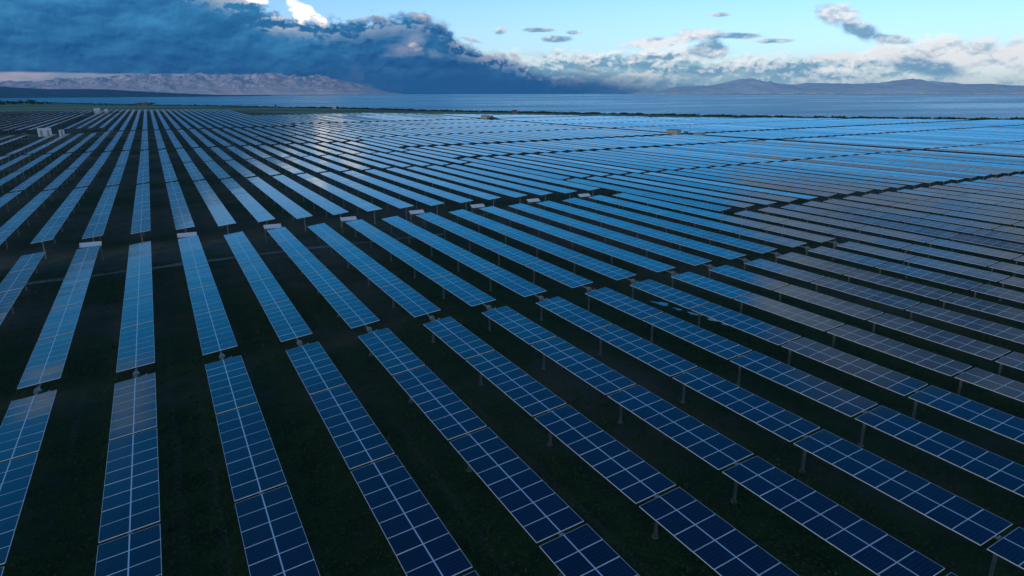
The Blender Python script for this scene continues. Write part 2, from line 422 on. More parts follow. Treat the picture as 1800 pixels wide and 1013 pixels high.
me = bpy.data.meshes.new('sea'); me.from_pydata(V, [], F); me.materials.append(M_sea)
me.flip_normals()
tag(link('sea', me), kind='structure')

# ------------------------------------------------------------------ far shores
from mathutils import noise as mn
def ridge_mesh(name, az0, az1, dist, depth, prof, mat, rough=1.0, base=SEA - 2, na=260, nd=26, seed=0.0, cell=260.0):
    """a range of hills between two bearings; prof(bearing) = crest height in metres"""
    V = []; F = []
    for i in range(na + 1):
        A = az0 + (az1 - az0) * i / na
        h = prof(A)
        for j in range(nd + 1):
            t = j / nd; d = dist + depth * t
            x = d * math.sin(R(A)); y = d * math.cos(R(A))
            env = math.sin(math.pi * min(1, t * 1.02) * .62) ** .75 if t < .97 else .9
            v = Vector((x / cell, y / cell, seed))
            q = mn.fractal(v * 1.0, .9, 2.1, 6)
            rg = mn.ridged_multi_fractal(v * 1.3, .9, 2.2, 6, 1.0, 2.0) * .35
            z = base + max(0, h) * env * (0.62 + .38 * (1 - t) * 0 + .30 * rg * rough + .22 * q * rough)
            if j == 0: z = base
            V.append((x, y, z))
    n = nd + 1
    for i in range(na):
        for j in range(nd):
            a = i * n + j; F.append((a, a + n, a + n + 1, a + 1))
    me = bpy.data.meshes.new(name); me.from_pydata(V, [], F); me.materials.append(mat); me.flip_normals()
    me.update(); return me
def rock(name, c0, c1, c2, sc_=.004):
    m, g, b = new_mat(name)
    pos = g.n.new('ShaderNodeNewGeometry').outputs['Position']
    a = g.noise(pos, sc_, 8, .65, .5); c = g.noise(pos, sc_ * 6, 6, .6)
    g.inp(b, 'Base Color', g.mix(g.ss(.42, .6, c), g.mix(g.ss(.40, .6, a), (*c0, 1), (*c1, 1)), (*c2, 1)))
    b.inputs['Roughness'].default_value = 1.0; b.inputs['Specular IOR Level'].default_value = 0.1
    bp = g.n.new('ShaderNodeBump'); bp.inputs['Strength'].default_value = 1.0; bp.inputs['Distance'].default_value = 8
    g.inp(bp, 'Height', g.add(a, g.mul(c, .4))); g.l.new(bp.outputs[0], b.inputs['Normal'])
    return m
M_rock = rock('haze_tinted_rock', (.64, .58, .64), (.48, .51, .60), (.72, .62, .64))  # lilac-blue of the distant haze is put into the rock colour
M_hill = rock('haze_tinted_hill', (.03, .12, .20), (.035, .14, .22), (.03, .11, .18))  # blue air and cloud shade over the headland, put into its base colour
M_haze = rock('haze_tinted_range', (.66, .78, .84), (.60, .74, .84), (.74, .80, .82))  # pale bluish haze over the right range, put into its colour
pL = lambda A: pw(A, [(-40, 70), (-12, 75), (-6, 95), (-4, 112), (-2, 130), (0, 143), (4, 142), (9, 146), (12, 138), (14, 105), (16, 62), (17.5, 24), (19, 0)])
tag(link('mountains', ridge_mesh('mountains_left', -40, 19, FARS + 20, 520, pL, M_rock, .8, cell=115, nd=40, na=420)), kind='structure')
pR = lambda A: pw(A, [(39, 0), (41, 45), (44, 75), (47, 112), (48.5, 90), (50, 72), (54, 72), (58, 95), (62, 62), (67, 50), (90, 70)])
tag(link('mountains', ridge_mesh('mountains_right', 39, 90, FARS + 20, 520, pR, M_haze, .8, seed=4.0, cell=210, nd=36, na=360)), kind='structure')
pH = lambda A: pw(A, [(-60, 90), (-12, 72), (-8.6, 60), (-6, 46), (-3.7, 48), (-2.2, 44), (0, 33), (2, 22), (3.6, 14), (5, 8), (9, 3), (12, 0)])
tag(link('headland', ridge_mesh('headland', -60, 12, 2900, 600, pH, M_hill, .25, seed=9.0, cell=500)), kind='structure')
# low pale coast line at the foot of the far right range
MBs = MB()
pc = None
for i in range(200):
    A = R(38 + 50 * i / 199); d = FARS + 10
    h = SEA + 7 + 4.0 * mn.noise(Vector((i * .3, 0, 0)))
    p0 = (d * math.sin(A), d * math.cos(A)); p1 = ((d + 60) * math.sin(A), (d + 60) * math.cos(A))
    if pc: 
        MBs.quad((*pc[0], SEA - 1), (*p0, SEA - 1), (*p0, h), (*pc[0], pc[2])); MBs.quad((*pc[0], pc[2]), (*p0, h), (*p1, h), (*pc[1], pc[2]))
    pc = (p0, p1, h)
M_sand = simple('pale_shore', (.55, .52, .46), 1, 0, .3, .02)
tag(link('far_coast', MBs.mesh('far_coast', [M_sand])), kind='structure')

# ------------------------------------------------------------------ solar modules
FR, CEN = .015, .028
def add_module(mb, y0, y1, jr=(0, 0, 0)):
    """one framed module across the torque tube; x -HALF..HALF, y0..y1, top face at z = .16"""
    g_ = .008; y0 += g_; y1 -= g_; zt, zb = .160, .122
    cy = (y0 + y1) / 2
    def P(x, y, z): return (x, y, z + jr[0] * x + jr[1] * (y - cy) + jr[2])
    o = [(-HALF, y0), (HALF, y0), (HALF, y1), (-HALF, y1)]
    n = [(-HALF + FR, y0 + FR), (HALF - FR, y0 + FR), (HALF - FR, y1 - FR), (-HALF + FR, y1 - FR)]
    for k in range(4):
        a, b = o[k], o[(k + 1) % 4]; c, d = n[(k + 1) % 4], n[k]
        mb.quad(P(*a, zt), P(*b, zt), P(*c, zt), P(*d, zt), 0)
        mb.quad(P(*a, zb), P(*b, zb), P(*b, zt), P(*a, zt), 0)
    zg = zt - .004
    for s0, s1 in ((-HALF + FR, -CEN), (CEN, HALF - FR)):
        a, b = y0 + FR, y1 - FR
        mb.quad(P(s0, a, zg), P(s1, a, zg), P(s1, b, zg), P(s0, b, zg), 1, ((0, 0), (s1 - s0, 0), (s1 - s0, b - a), (0, b - a)))
    mb.quad(P(-CEN, y0 + FR, zg + .001), P(CEN, y0 + FR, zg + .001), P(CEN, y1 - FR, zg + .001), P(-CEN, y1 - FR, zg + .001), 2)
    mb.quad(P(-HALF, y1, zb), P(HALF, y1, zb), P(HALF, y0, zb), P(-HALF, y0, zb), 0)
MATS = [M_frame, M_glass, M_strip]
MOD, GAP = 1.152, .20
def jit(r, s=1.0): return (r.gauss(0, .0030) * s, r.gauss(0, .0030) * s, 0)
# a few alike module meshes that differ by a hair in how flat they sit
mod_meshes = []
for k in range(10):
    mb = MB(); add_module(mb, 0, MOD, jit(random.Random(k))); mod_meshes.append(mb.mesh('solar_module', MATS))
wing_cache = {}
def bays_for(L):
    """module counts between the bearings of a wing of length L"""
    best = None
    for nb in range(1, 9):
        n = (L - GAP * (nb - 1)) / MOD
        if abs(n / nb - 7.7) < (best[0] if best else 9): best = (abs(n / nb - 7.7), nb, n)
    nb, n = best[1], int(round(best[2])); q, r_ = divmod(n, nb)
    return [q + (1 if k < r_ else 0) for k in range(nb)]
def wing_mesh(L, var):
    key = (round(L, 1), var)
    if key in wing_cache: return wing_cache[key]
    b_ = bays_for(L); n = sum(b_); mod = (L - GAP * (len(b_) - 1)) / n
    mb = MB(); r_ = random.Random(hash(key)); y = 0; js = []
    for k, c in enumerate(b_):
        bj = (r_.gauss(0, .0025), 0, 0)
        for _ in range(c):
            j = jit(r_, 1.0); add_module(mb, y, y + mod, (j[0] + bj[0], j[1], 0)); y += mod
        js.append(y + GAP / 2); y += GAP
    me = mb.mesh('solar_modules', MATS); wing_cache[key] = (me, js[:-1]); return wing_cache[key]
# post: driven pile with a bearing at the tube
mb = MB()
for a in ((-.075, .075, -.055, -.047), (-.075, .075, .047, .055), (-.005, .005, -.047, .047)):
    mb.box(*a, -AXIS - .3, -.13, 0)
mb.tube((0, -.05, 0), (0, .05, 0), .14, n=10, mi=0)
mb.box(-.11, .11, -.07, .07, -.16, -.10, 0)
post_me = mb.mesh('post', [M_steel])
mb = MB(); mb.tube((0, 0, -AXIS - .05), (0, 0, -AXIS + .08), .19, .17, n=10); foot_me = mb.mesh('footing', [M_conc])
# slewing drive in the gap between the wings
mb = MB(); mb.tube((0, -.16, 0), (0, .16, 0), .20, n=14); mb.tube((0, -.22, 0), (0, -.16, 0), .13, n=12); mb.tube((0, .16, 0), (0, .22, 0), .13, n=12)
mb.box(-.12, .12, -.12, .12, -.36, -.15); drive_me = mb.mesh('slew_drive', [M_steel])
mb = MB(); mb.tube((.18, 0, -.24), (.52, 0, -.24), .07, n=10); mb.box(.50, .62, -.09, .09, -.33, -.15); motor_me = mb.mesh('drive_motor', [M_grey])
tube_cache = {}
def tube_mesh(L):
    k = round(L, 1)
    if k not in tube_cache:
        mb = MB(); mb.tube((0, 0, 0), (0, L, 0), .065, n=8); tube_cache[k] = mb.mesh('torque_tube', [M_steel])
    return tube_cache[k]
far_cache = {}
def far_mesh(wings, var):
    """a whole distant tracker, its two wings, tube and posts in one mesh; origin on the axis"""
    key = tuple(round(v, 1) for w in wings for v in w) + (var,)
    if key in far_cache: return far_cache[key]
    mb = MB(); r_ = random.Random(hash(key))
    for a, b_ in wings:
        L = b_ - a; bs = bays_for(L); n = sum(bs); mod = (L - GAP * (len(bs) - 1)) / n; y = a
        for c in bs:
            bj = r_.gauss(0, .0025)
            for _ in range(c):
                j = jit(r_); add_module(mb, y, y + mod, (j[0] + bj, j[1], 0)); y += mod
            if r_.random() < 2: mb.box(-.06, .06, y + .04, y + .14, -AXIS - .2, -.05, 3)
            y += GAP
    mb.tube((0, wings[0][0], 0), (0, wings[-1][1], 0), .065, n=5, mi=3)
    me = mb.mesh('distant_solar_row', MATS + [M_steel]); far_cache[key] = me; return me

# ------------------------------------------------------------------ the field layout
W = [[(.3, 46.4), (48.4, 90.9)], [(97.6, 149.8), (152.3, 190.8)], [(193.0, 237.0), (242.6, 283.6)], [(286., 331.), (333., 355.)],
     [(365.5, 409), (410.5, 455)], [(457, 503), (504.5, 548)], [(551, 597), (598.5, 642)], [(645, 690), (691.5, 736)], [(739, 780)]]
WL = [[(.3, 46.4), (48.4, 90.9)], [(97.6, 149.8), (152.3, 190.8)], [(193.0, 237.0), (242.6, 283.6)], [(286., 331.), (333., 347.)],
      [(394, 430), (431.5, 455)], [(457, 503), (504.5, 548)], [(551, 597), (598.5, 642)], [(660, 690), (691.5, 736)], [(739, 780)]]
Ee = [[(-25, 21.4), (22.8, 67.6)], [(70.4, 112.7), (114.4, 162.9)], [(167.0, 203.2)], [(209.2, 256.2), (259.8, 299.)], [(302., 340), (343.4, 380.5)],
      [(388.6, 437), (438.5, 480)], [(483, 530)]]
def true_w(w): return (w[0] if w[0] < 60 else far(w[0]), w[1] if w[1] < 60 else far(w[1]))
plan = []
for i in range(-30, 97):
    if i in (-8, 40): continue
    x = row_x(i); edge = pw(x, EDGE) - SKEW * x
    L = Ee if i >= 15 else (WL if i <= -4 else W)
    for bi, wings in enumerate(L):
        ws = [true_w(w) for w in wings]; out_ = []
        for a, b_ in ws:
            if a > edge - 8: continue
            out_.append((a, min(b_, edge)))
        if not out_: continue
        yc = (out_[0][0] + out_[-1][1]) / 2 + SKEW * x
        plan.append(dict(row=i, blk=bi, x=x, wings=out_, d=math.hypot(x, yc), z=None))
# keep what the camera, or one a few steps aside, could see
cy_, sy2 = math.cos(.48784), math.sin(.48784)
def seen(p, margin):
    ok = False
    for yr in (p['wings'][0][0], (p['wings'][0][0] + p['wings'][-1][1]) / 2, p['wings'][-1][1]):
        y = yr + SKEW * p['x']; x = p['x']
        f_ = x * sy2 + y * cy_; r_ = x * cy_ - y * sy2
        zz = f_ * .9578 + 17.8 * .2876
        if zz < 5: continue
        u = r_ / zz; v = (17.8 * .9578 - f_ * .2876) / zz
        if abs(u) < .774 + margin and v < .4356 + margin: ok = True
    return ok
plan = [p for p in plan if seen(p, .14)]
plan.sort(key=lambda p: p['d'])
in_frame = [p for p in plan if seen(p, .0)]
side = [p for p in plan if not seen(p, .0)]
NIND = 300
indiv = in_frame[:NIND - 12]; rest = in_frame[NIND - 12:]
indiv += side[:12]; rest += side[12:]
print('PLAN', len(plan), len(in_frame), len(rest))

ONES = ['zeroth', 'first', 'second', 'third', 'fourth', 'fifth', 'sixth', 'seventh', 'eighth', 'ninth', 'tenth', 'eleventh', 'twelfth', 'thirteenth', 'fourteenth', 'fifteenth', 'sixteenth', 'seventeenth', 'eighteenth', 'nineteenth']
TENS = ['', '', 'twent', 'thirt', 'fort', 'fift', 'sixt']
def nth(k):
    if k < 20: return ONES[k]
    return TENS[k // 10] + ('ieth' if k % 10 == 0 else ('y-' + ONES[k % 10]))
BLOCKS = ['in the nearest block', 'in the second block', 'in the third block', 'in the fourth block', 'in the fifth block', 'in the sixth block', 'in the seventh block', 'in the eighth block', 'in the ninth block']
def label_of(p):
    i, b_ = p['row'], p['blk']; B = BLOCKS[b_]
    look = 'blue solar row ' if b_ < 3 else 'thin pale solar row '
    if i == 0: return look + B + ', running straight away from the viewer', 'left-hand solar rows'
    if 0 < i <= 14: return look + B + ', ' + nth(i) + ' right of the straight-away row', 'left-hand solar rows'
    if -7 <= i < 0: return look + B + ', ' + nth(-i) + ' left of the straight-away row', 'left-hand solar rows'
    if i < -8: return 'thin dark solar row ' + B + ', ' + nth(-i - 8) + ' left of the white cabin lane', 'dark rows left of the white cabin lane'
    if i < 40: return look + B + ', ' + nth(i - 14) + ' right of the white-roof block', 'solar rows of the middle field'
    return 'grey-blue solar row ' + B + ', ' + nth(i - 40) + ' right of the cream cabin lane', 'solar rows right of the cream cabin lane'

def place(o, p):
    ws = p['wings']; y0 = ws[0][0] + SKEW * p['x']; y1 = ws[-1][1] + SKEW * p['x']
    z0 = ground(p['x'], y0); z1 = ground(p['x'], y1)
    q_ = random.Random(p['row'] * 13 + p['blk'])
    o.location = (p['x'] + q_.gauss(0, .03), y0, AXIS + z0 + q_.gauss(0, .035))
    return math.atan2(z1 - z0, y1 - y0)
rt = random.Random(21)
def row_tilt(i, b_):
    """controllers of neighbouring rows sit at slightly different angles"""
    r_ = random.Random(i * 31 + b_ * 7)
    t = r_.gauss(0, .9)
    if r_.random() < .10: t += r_.choice((-1.5, 1.5))
    return -(TILT + R(t * (0.45 if (i < 15 and b_ < 2) else 1.0)))
near_n = 0
for p in indiv:
    i, b_ = p['row'], p['blk']; ws = p['wings']; off = ws[0][0]; wl = [(a - off, c - off) for a, c in ws]
    lab, grp = label_of(p)
    near = (b_ == 0 and (-4 <= i <= 20))
    mid = (not near) and p['d'] < 300
    tilt = row_tilt(i, b_)
    if not (near or mid):
        o = link('solar_tracker', far_mesh(wl, (i * 5 + b_) % 3)); sl = place(o, p)
        o.rotation_euler = (sl, tilt, 0)
        tag(o, lab, 'solar tracker', grp); continue
    root = empty('solar_tracker', (0, 0, 0)); sl = place(root, p); root.rotation_euler = (sl, 0, 0)
    tag(root, lab, 'solar tracker', grp)
    link('torque_tube', tube_mesh(wl[-1][1]), root)
    if len(wl) > 1:
        yc = (wl[0][1] + wl[1][0]) / 2
        d_ = link('slew_drive', drive_me, root, (0, yc, 0), (0, tilt, 0)); link('drive_motor', motor_me, d_)
    pr = random.Random(i * 97 + b_)
    for wi, (a, c) in enumerate(wl):
        if near:
            bs = bays_for(c - a)
            if b_ == 0 and i < 15: bs = [8, 8, 8, 8, 7] if wi == 0 else [8, 7, 7, 7, 7]
            n = sum(bs); gp = GAP + .02; mod = (c - a - gp * (len(bs) - 1)) / n; y = a; js = []
            for c_ in bs:
                bt = tilt + pr.gauss(0, .0022)
                for _ in range(c_):
                    q = link('solar_panel', mod_meshes[pr.randrange(10)], root, (0, y, 0), (0, bt, 0)); q.scale = (1, mod / MOD, 1); y += mod; near_n += 1
                js.append(y + gp / 2); y += gp
            js = js[:-1]
        else:
            me, js = wing_mesh(c - a, (i + wi) % 4)
            tag(link('solar_panels', me, root, (0, a, 0), (0, tilt, 0)), kind='stuff'); js = [a + j for j in js]
        ends = [a + .6, c - .6] if len(wl) > 1 or near else [a + .5, c - .5]
        if len(wl) > 1:
            if wi == 0: ends = [a + .6]
            else: ends = [c - .6]
        for y in js + ends:
            po = link('post', post_me, root, (0, y, 0))
            if near: link('footing', foot_me, po)
    if len(wl) > 1:
        po = link('post', post_me, root, (0, (wl[0][1] + wl[1][0]) / 2, 0))
        if near: link('footing', foot_me, po)
print('NEAR', near_n)
# the farthest rows: real rows again, joined because they are past counting
mb = MB()
for p in rest:
    for a, c in p['wings']:
        y0 = a + SKEW * p['x']; y1 = c + SKEW * p['x']; t = row_tilt(p['row'], p['blk']); nb = max(1, int(round((y1 - y0) / 9.4)))
        for k in range(nb):
            ya = y0 + (y1 - y0) * k / nb; yb = y0 + (y1 - y0) * (k + 1) / nb - GAP
            z0 = AXIS + ground(p['x'], ya) + .16; z1 = AXIS + ground(p['x'], yb) + .16
            dzz = math.tan(-t + rt.gauss(0, .0025)) * HALF; x = p['x']
            e = .033
            mb.quad((x - HALF, ya, z0 - dzz), (x + HALF, ya, z0 + dzz), (x + HALF, yb, z1 + dzz), (x - HALF, yb, z1 - dzz), 1, ((0, 0), (HALF * 2, 0), (HALF * 2, yb - ya), (0, yb - ya)))
            mb.quad((x - HALF, ya, z0 - dzz - .04), (x + HALF, ya, z0 + dzz - .04), (x + HALF, ya, z0 + dzz), (x - HALF, ya, z0 - dzz), 0)
            mb.quad((x - HALF, yb, z1 - dzz - .04), (x - HALF, ya, z0 - dzz - .04), (x - HALF, ya, z0 - dzz), (x - HALF, yb, z1 - dzz), 0)
            mb.quad((x - HALF, yb, z1 - dzz - .04), (x + HALF, yb, z1 + dzz - .04), (x + HALF, ya, z0 + dzz - .04), (x - HALF, ya, z0 - dzz - .04), 0)
            mb.quad((x - .035, ya, z0 + .004), (x + .035, ya, z0 + .004), (x + .035, yb, z1 + .004), (x - .035, yb, z1 + .004), 2)
            mb.box(x - .07, x + .07, yb + .04, yb + .15, z1 - AXIS - .4, z1 - .1, 3)
if mb.f:
    o = link('far_solar_rows', mb.mesh('far_solar_rows', MATS + [M_steel]))
    tag(o, 'the farthest thin solar rows merging into one blue sheet under the coast', 'solar field', kind='stuff')

# ------------------------------------------------------------------ gravel path, puddles, tufts
m, g, b = new_mat('pale_gravel')
pos = g.n.new('ShaderNodeNewGeometry').outputs['Position']
g.inp(b, 'Base Color', g.mix(g.lin(.3, .7, g.noise(pos, 3.0, 6, .7)), (.14, .13, .12, 1), (.30, .29, .27, 1)))
b.inputs['Roughness'].default_value = 1.0; b.inputs['Specular IOR Level'].default_value = .1
M_gravel = m
pr = random.Random(3); mb = MB(); prev = None; k = 0
x = -62.0
while x < 36:
    yc = 86.6 + SKEW * x + .5 * math.sin(x * .13) + .15 * math.sin(x * .9); w = .50 + .22 * math.sin(x * .41 + 1) + pr.uniform(-.10, .10)
    cur = ((x, yc - w, .012), (x, yc + w, .012))
    if prev: mb.quad(prev[0], cur[0], cur[1], prev[1])
    prev = cur; x += .7
tag(link('footpath', mb.mesh('footpath', [M_gravel])), kind='structure')

m, g, b = new_mat('standing_water')
b.inputs['Base Color'].default_value = (.10, .10, .09, 1); b.inputs['Roughness'].default_value = .12; b.inputs['IOR'].default_value = 1.45
M_puddle = m
def puddle(x, y, a, c, rz, seed, label):
    r_ = random.Random(seed); mb = MB(); n = 22; pts = []
    for k in range(n):
        t = 2 * math.pi * k / n; q = 1 + .28 * math.sin(3 * t + seed) + r_.uniform(-.14, .14)
        u, v = a * q * math.cos(t), c * q * math.sin(t)
        pts.append((u * math.cos(rz) - v * math.sin(rz), u * math.sin(rz) + v * math.cos(rz), .014))
    for k in range(n): mb.tri((0, 0, .014), pts[k], pts[(k + 1) % n])
    o = link('puddle', mb.mesh('puddle', [M_puddle]), None, (x, y, 0))
    tag(o, label, 'puddle', 'puddles between two solar rows')
puddle(41.6, 47.5, .95, .42, 1.9, 1, 'largest pale rain puddle on dark grass between two solar rows right of centre')
puddle(41.9, 45.4, .5, .2, 1.7, 2, 'small rain puddle second from the back of the puddle chain')
puddle(42.3, 43.6, .7, .26, 1.9, 3, 'long thin rain puddle in the middle of the puddle chain')
puddle(42.6, 41.6, .55, .3, 1.5, 4, 'roundish rain puddle fourth along the puddle chain')
puddle(42.9, 39.9, .6, .22, 2.0, 5, 'nearest rain puddle of the chain on the dark grass')

m, g, b = new_mat('grass_blades')
oi = g.n.new('ShaderNodeNewGeometry').outputs['Position']
g.inp(b, 'Base Color', g.mix(g.lin(.35, .65, g.noise(oi, .8, 4, .6)), (.026, .075, .030, 1), (.080, .12, .05, 1)))
b.inputs['Roughness'].default_value = .9; b.inputs['Specular IOR Level'].default_value = .15
M_blade = m
pr = random.Random(11); V = []; F = []
def add_tuft(x, y, z, h, n, spread):
    for _ in range(n):
        t = pr.uniform(0, 6.283); l = pr.uniform(.3, 1.0) * spread; hh = h * pr.uniform(.6, 1.2)
        bx_, by_ = x + pr.uniform(-.06, .06), y + pr.uniform(-.06, .06); w = pr.uniform(.012, .03)
        px, py = -math.sin(t) * w, math.cos(t) * w; i_ = len(V)
        V.extend([(bx_ - px, by_ - py, z), (bx_ + px, by_ + py, z), (bx_ + l * math.cos(t), by_ + l * math.sin(t), z + hh)]); F.append((i_, i_ + 1, i_ + 2))
cnt = 0
while cnt < 26000:
    y = 8 + 82 * pr.random() ** 1.3; x = pr.uniform(-30, 95)
    az_ = math.degrees(math.atan2(x, y))
    if az_ < -14 or az_ > 70: continue
    c_ = mn.noise(Vector((x * .12, y * .12, 2.0))) + .5 * mn.noise(Vector((x * .5, y * .5, 7.0)))
    if c_ + .10 < pr.uniform(-.2, .5): continue
    add_tuft(x, y, 0, pr.uniform(.06, .20), 5, .14); cnt += 1
for _ in range(420):                                     # taller weeds
    x = pr.uniform(-20, 60); y = pr.uniform(12, 60); add_tuft(x, y, 0, pr.uniform(.25, .5), 16, .30)
me = bpy.data.meshes.new('grass_tufts'); me.from_pydata(V, [], F); me.materials.append(M_blade); me.update()
tag(link('grass_tufts', me), 'sparse dark green grass and weeds between the nearest solar rows', 'grass', kind='stuff')

# ------------------------------------------------------------------ combiner shelters at the row ends
mb = MB(); M_ = Matrix.Rotation(R(27), 4, 'X')
mb.box(-1.15, 1.15, -.44, .44, -.02, .012, 0, M=M_)
for k in range(12):
    x = -1.1 + k * .2; mb.box(x - .03, x + .03, -.44, .44, .014, .035, 0, M=M_)
roof_me = mb.mesh('shelter_roof', [M_white])
mb = MB(); mb.box(-.03, .03, -.03, .03, -2.4, -.04); leg_me = mb.mesh('shelter_leg', [M_steel])
mb = MB(); mb.box(-.30, .30, -.11, .11, -.38, .38, 0); mb.box(-.26, .26, -.125, -.112, -.3, .3, 0); mb.box(-.34, -.302, -.06, .06, -.3, .3, 0); box_me = mb.mesh('inverter_box', [M_dark])
mb = MB(); mb.box(-1.05, 1.05, -.03, .03, -.04, .04); rail_me = mb.mesh('shelter_rail', [M_steel])
for n_, i in enumerate((-1, 1, 3, 5, 7, 9, 11, 13)):
    x = row_x(i) + (-.1 if i > 7 else 0); y = 94.0 + SKEW * x; z = 2.12 + ground(x, y)
    t = empty('inverter_shelter', (x, y, z))
    which = ['leftmost of the eight', 'second from left of the eight', 'third from left of the eight', 'fourth from left of the eight', 'fifth from left of the eight', 'sixth from left of the eight', 'seventh from left of the eight', 'rightmost of the eight'][n_]
    tag(t, 'small white ribbed roof on legs at a row end, ' + which, 'shelter', 'white inverter shelters at the row ends')
    link('roof', roof_me, t)
    for sx in (-1.0, 1.0):
        for sy in (-.3, .3): link('leg', leg_me, t, (sx, sy, -.03 if sy < 0 else .1))
    link('rail', rail_me, t, (0, .02, -.75))
    for k in range(3): link('inverter_box', box_me, t, (-.68 + .68 * k, -.10, -.85))

# ------------------------------------------------------------------ inverter stations
def container(name, loc, size, rz, mat, label, cat, group=None, doors=2, roofc=None, vents=True):
    w, d, h = size; t = empty(name, loc, rz); tag(t, label, cat, group)
    mb = MB(); mb.box(-w/2, w/2, -d/2, d/2, .45, h)
    n = int(w / .35)
    for k in range(n):
        x = -w/2 + (k + .5) * w / n
        mb.box(x - .06, x + .06, -d/2 - .035, -d/2 - .001, .6, h - .15); mb.box(x - .06, x + .06, d/2 + .001, d/2 + .035, .6, h - .15)
    link('wall', mb.mesh('cabin_wall', [mat]), t)
    mb = MB(); mb.box(-w/2 - .08, w/2 + .08, -d/2 - .08, d/2 + .08, h + .002, h + .14); link('roof', mb.mesh('cabin_roof', [roofc or mat]), t)
    mb = MB(); mb.box(-w/2 - .05, w/2 + .05, -d/2 - .05, d/2 + .05, -.1, .445); link('plinth', mb.mesh('cabin_plinth', [M_conc]), t)
    for k in range(doors):
        x = -w/2 + w * (k + .5) / doors
        mb = MB(); mb.box(x - .45, x + .45, -d/2 - .07, -d/2 - .037, .55, min(2.6, h - .3)); dr = link('door', mb.mesh('cabin_door', [M_grey]), t)
        mb = MB(); mb.box(x + .28, x + .34, -d/2 - .12, -d/2 - .072, 1.3, 1.55); link('handle', mb.mesh('door_handle', [M_black]), dr)
    if vents:
        for k in range(doors):
            x = -w/2 + w * (k + .5) / doors; mb = MB()
            for q in range(5): mb.box(x - .4, x + .4, -d/2 - .10, -d/2 - .074, 2.75 + q * .13, 2.82 + q * .13) if h > 3.4 else mb.box(x - .3, x + .3, -d/2 - .10, -d/2 - .074, 1.8 + q * .1, 1.85 + q * .1)
            link('vent', mb.mesh('cabin_vent', [M_black]), t)
    return t
def transformer(loc, rz, label, s=1.0, group=None):
    t = empty('transformer', loc, rz); tag(t, label, 'transformer', group)
    mb = MB(); mb.box(-1.1*s, 1.1*s, -.7*s, .7*s, .3, 2.1*s); link('tank', mb.mesh('tank', [M_dark]), t)
    mb = MB()
    for k in range(9): mb.box((-1.0 + k * .25)*s - .02, (-1.0 + k * .25)*s + .02, -1.15*s, -.705*s, .5, 1.8*s); mb.box((-1.0 + k * .25)*s - .02, (-1.0 + k * .25)*s + .02, .705*s, 1.15*s, .5, 1.8*s)
    link('cooling_fins', mb.mesh('fins', [M_dark]), t)
    for k in range(3):
        mb = MB(); x = (-.6 + .6 * k) * s
        mb.tube((x, 0, 2.1*s + .002), (x, 0, 2.7*s), .09, .06)
        for q in range(4): mb.tube((x, 0, (2.2 + q * .11)*s), (x, 0, (2.24 + q * .11)*s), .15)
        link('bushing', mb.mesh('bushing', [M_grey]), t)
    mb = MB(); mb.tube((-1.0*s, .3*s, 2.45*s), (1.0*s, .3*s, 2.45*s), .24*s, n=10); link('conservator', mb.mesh('conservator', [M_dark]), t)
    mb = MB(); mb.box(-1.4*s, 1.4*s, -1.3*s, 1.3*s, -.1, .29); link('plinth', mb.mesh('tr_plinth', [M_conc]), t)
    return t
def mast(loc, h, label, group=None, lamp=True):
    t = empty('mast', loc); tag(t, label, 'mast', group)
    mb = MB(); mb.tube((0, 0, -.2), (0, 0, h), .09, .05, 8); link('pole', mb.mesh('mast_pole', [M_steel]), t)
    mb = MB(); mb.tube((0, 0, h), (0, 0, h + .7), .015, n=5); link('lightning_rod', mb.mesh('rod', [M_steel]), t)
    if lamp:
        mb = MB(); mb.box(-.12, .12, -.35, -.06, h - .45, h - .25); link('camera_box', mb.mesh('cam_box', [M_grey]), t)
    return t
def gz(x, y): return ground(x, y)
# left lane
container('inverter_station', (-46.2, 398, gz(-46, 398)), (5.6, 2.5, 4.2), .10, M_white, 'large white inverter cabin standing among the solar rows at far left', 'inverter station', None, 2)
container('control_cabin', (-38.6, 391, gz(-38, 391)), (2.2, 2.2, 3.5), .10, M_white, 'narrow tall white cabinet right of the large white cabin', 'cabinet', None, 1)
transformer((-53.5, 391, gz(-53, 391)), .1, 'dark transformer just left of the large white cabin', 1.0)
container('inverter_station', (-44.5, 778, gz(-44, 778)), (5.2, 3.0, 5.4), .1, M_white, 'small far white cabin near the field edge above the large one', 'inverter station', None, 2)
container('control_cabin', (-36.5, 772, gz(-36, 772)), (2.6, 2.4, 4.6), .1, M_white, 'tiny white cabinet right of the far white cabin at the field edge', 'cabinet', None, 1)
for k in range(2):
    pass
# lane right of centre
xs_ = 210.4
container('inverter_station', (xs_, 239, gz(xs_, 239)), (6.6, 2.6, 3.7), R(96), M_cream, 'cream inverter cabin in the lane amid the right-hand solar field', 'inverter station', None, 2, M_dark)
transformer((xs_, 230.5, gz(xs_, 230)), R(94), 'dark finned transformer beside the cream inverter cabin', 1.25)
container('control_cabin', (xs_ + .4, 223, gz(xs_, 223)), (4.6, 2.2, 2.9), R(95), M_grey, 'low pale grey cabin right of the dark transformer in the lane', 'cabinet', None, 2)
transformer((xs_ - .3, 226.8, gz(xs_, 226)), R(94), 'second dark transformer close to the low grey cabin', .9)
mast((xs_ - 2.4, 226.0, gz(xs_, 226)), 6.4, 'thin dark mast right of the cream inverter cabin')
mast((xs_ - 2.8, 244.5, gz(xs_, 244)), 5.0, 'short mast at the left end of the cream cabin')
mast((xs_ - 2.6, 252.5, gz(xs_, 252)), 5.0, 'lone short mast left of the cream cabin and its fence')
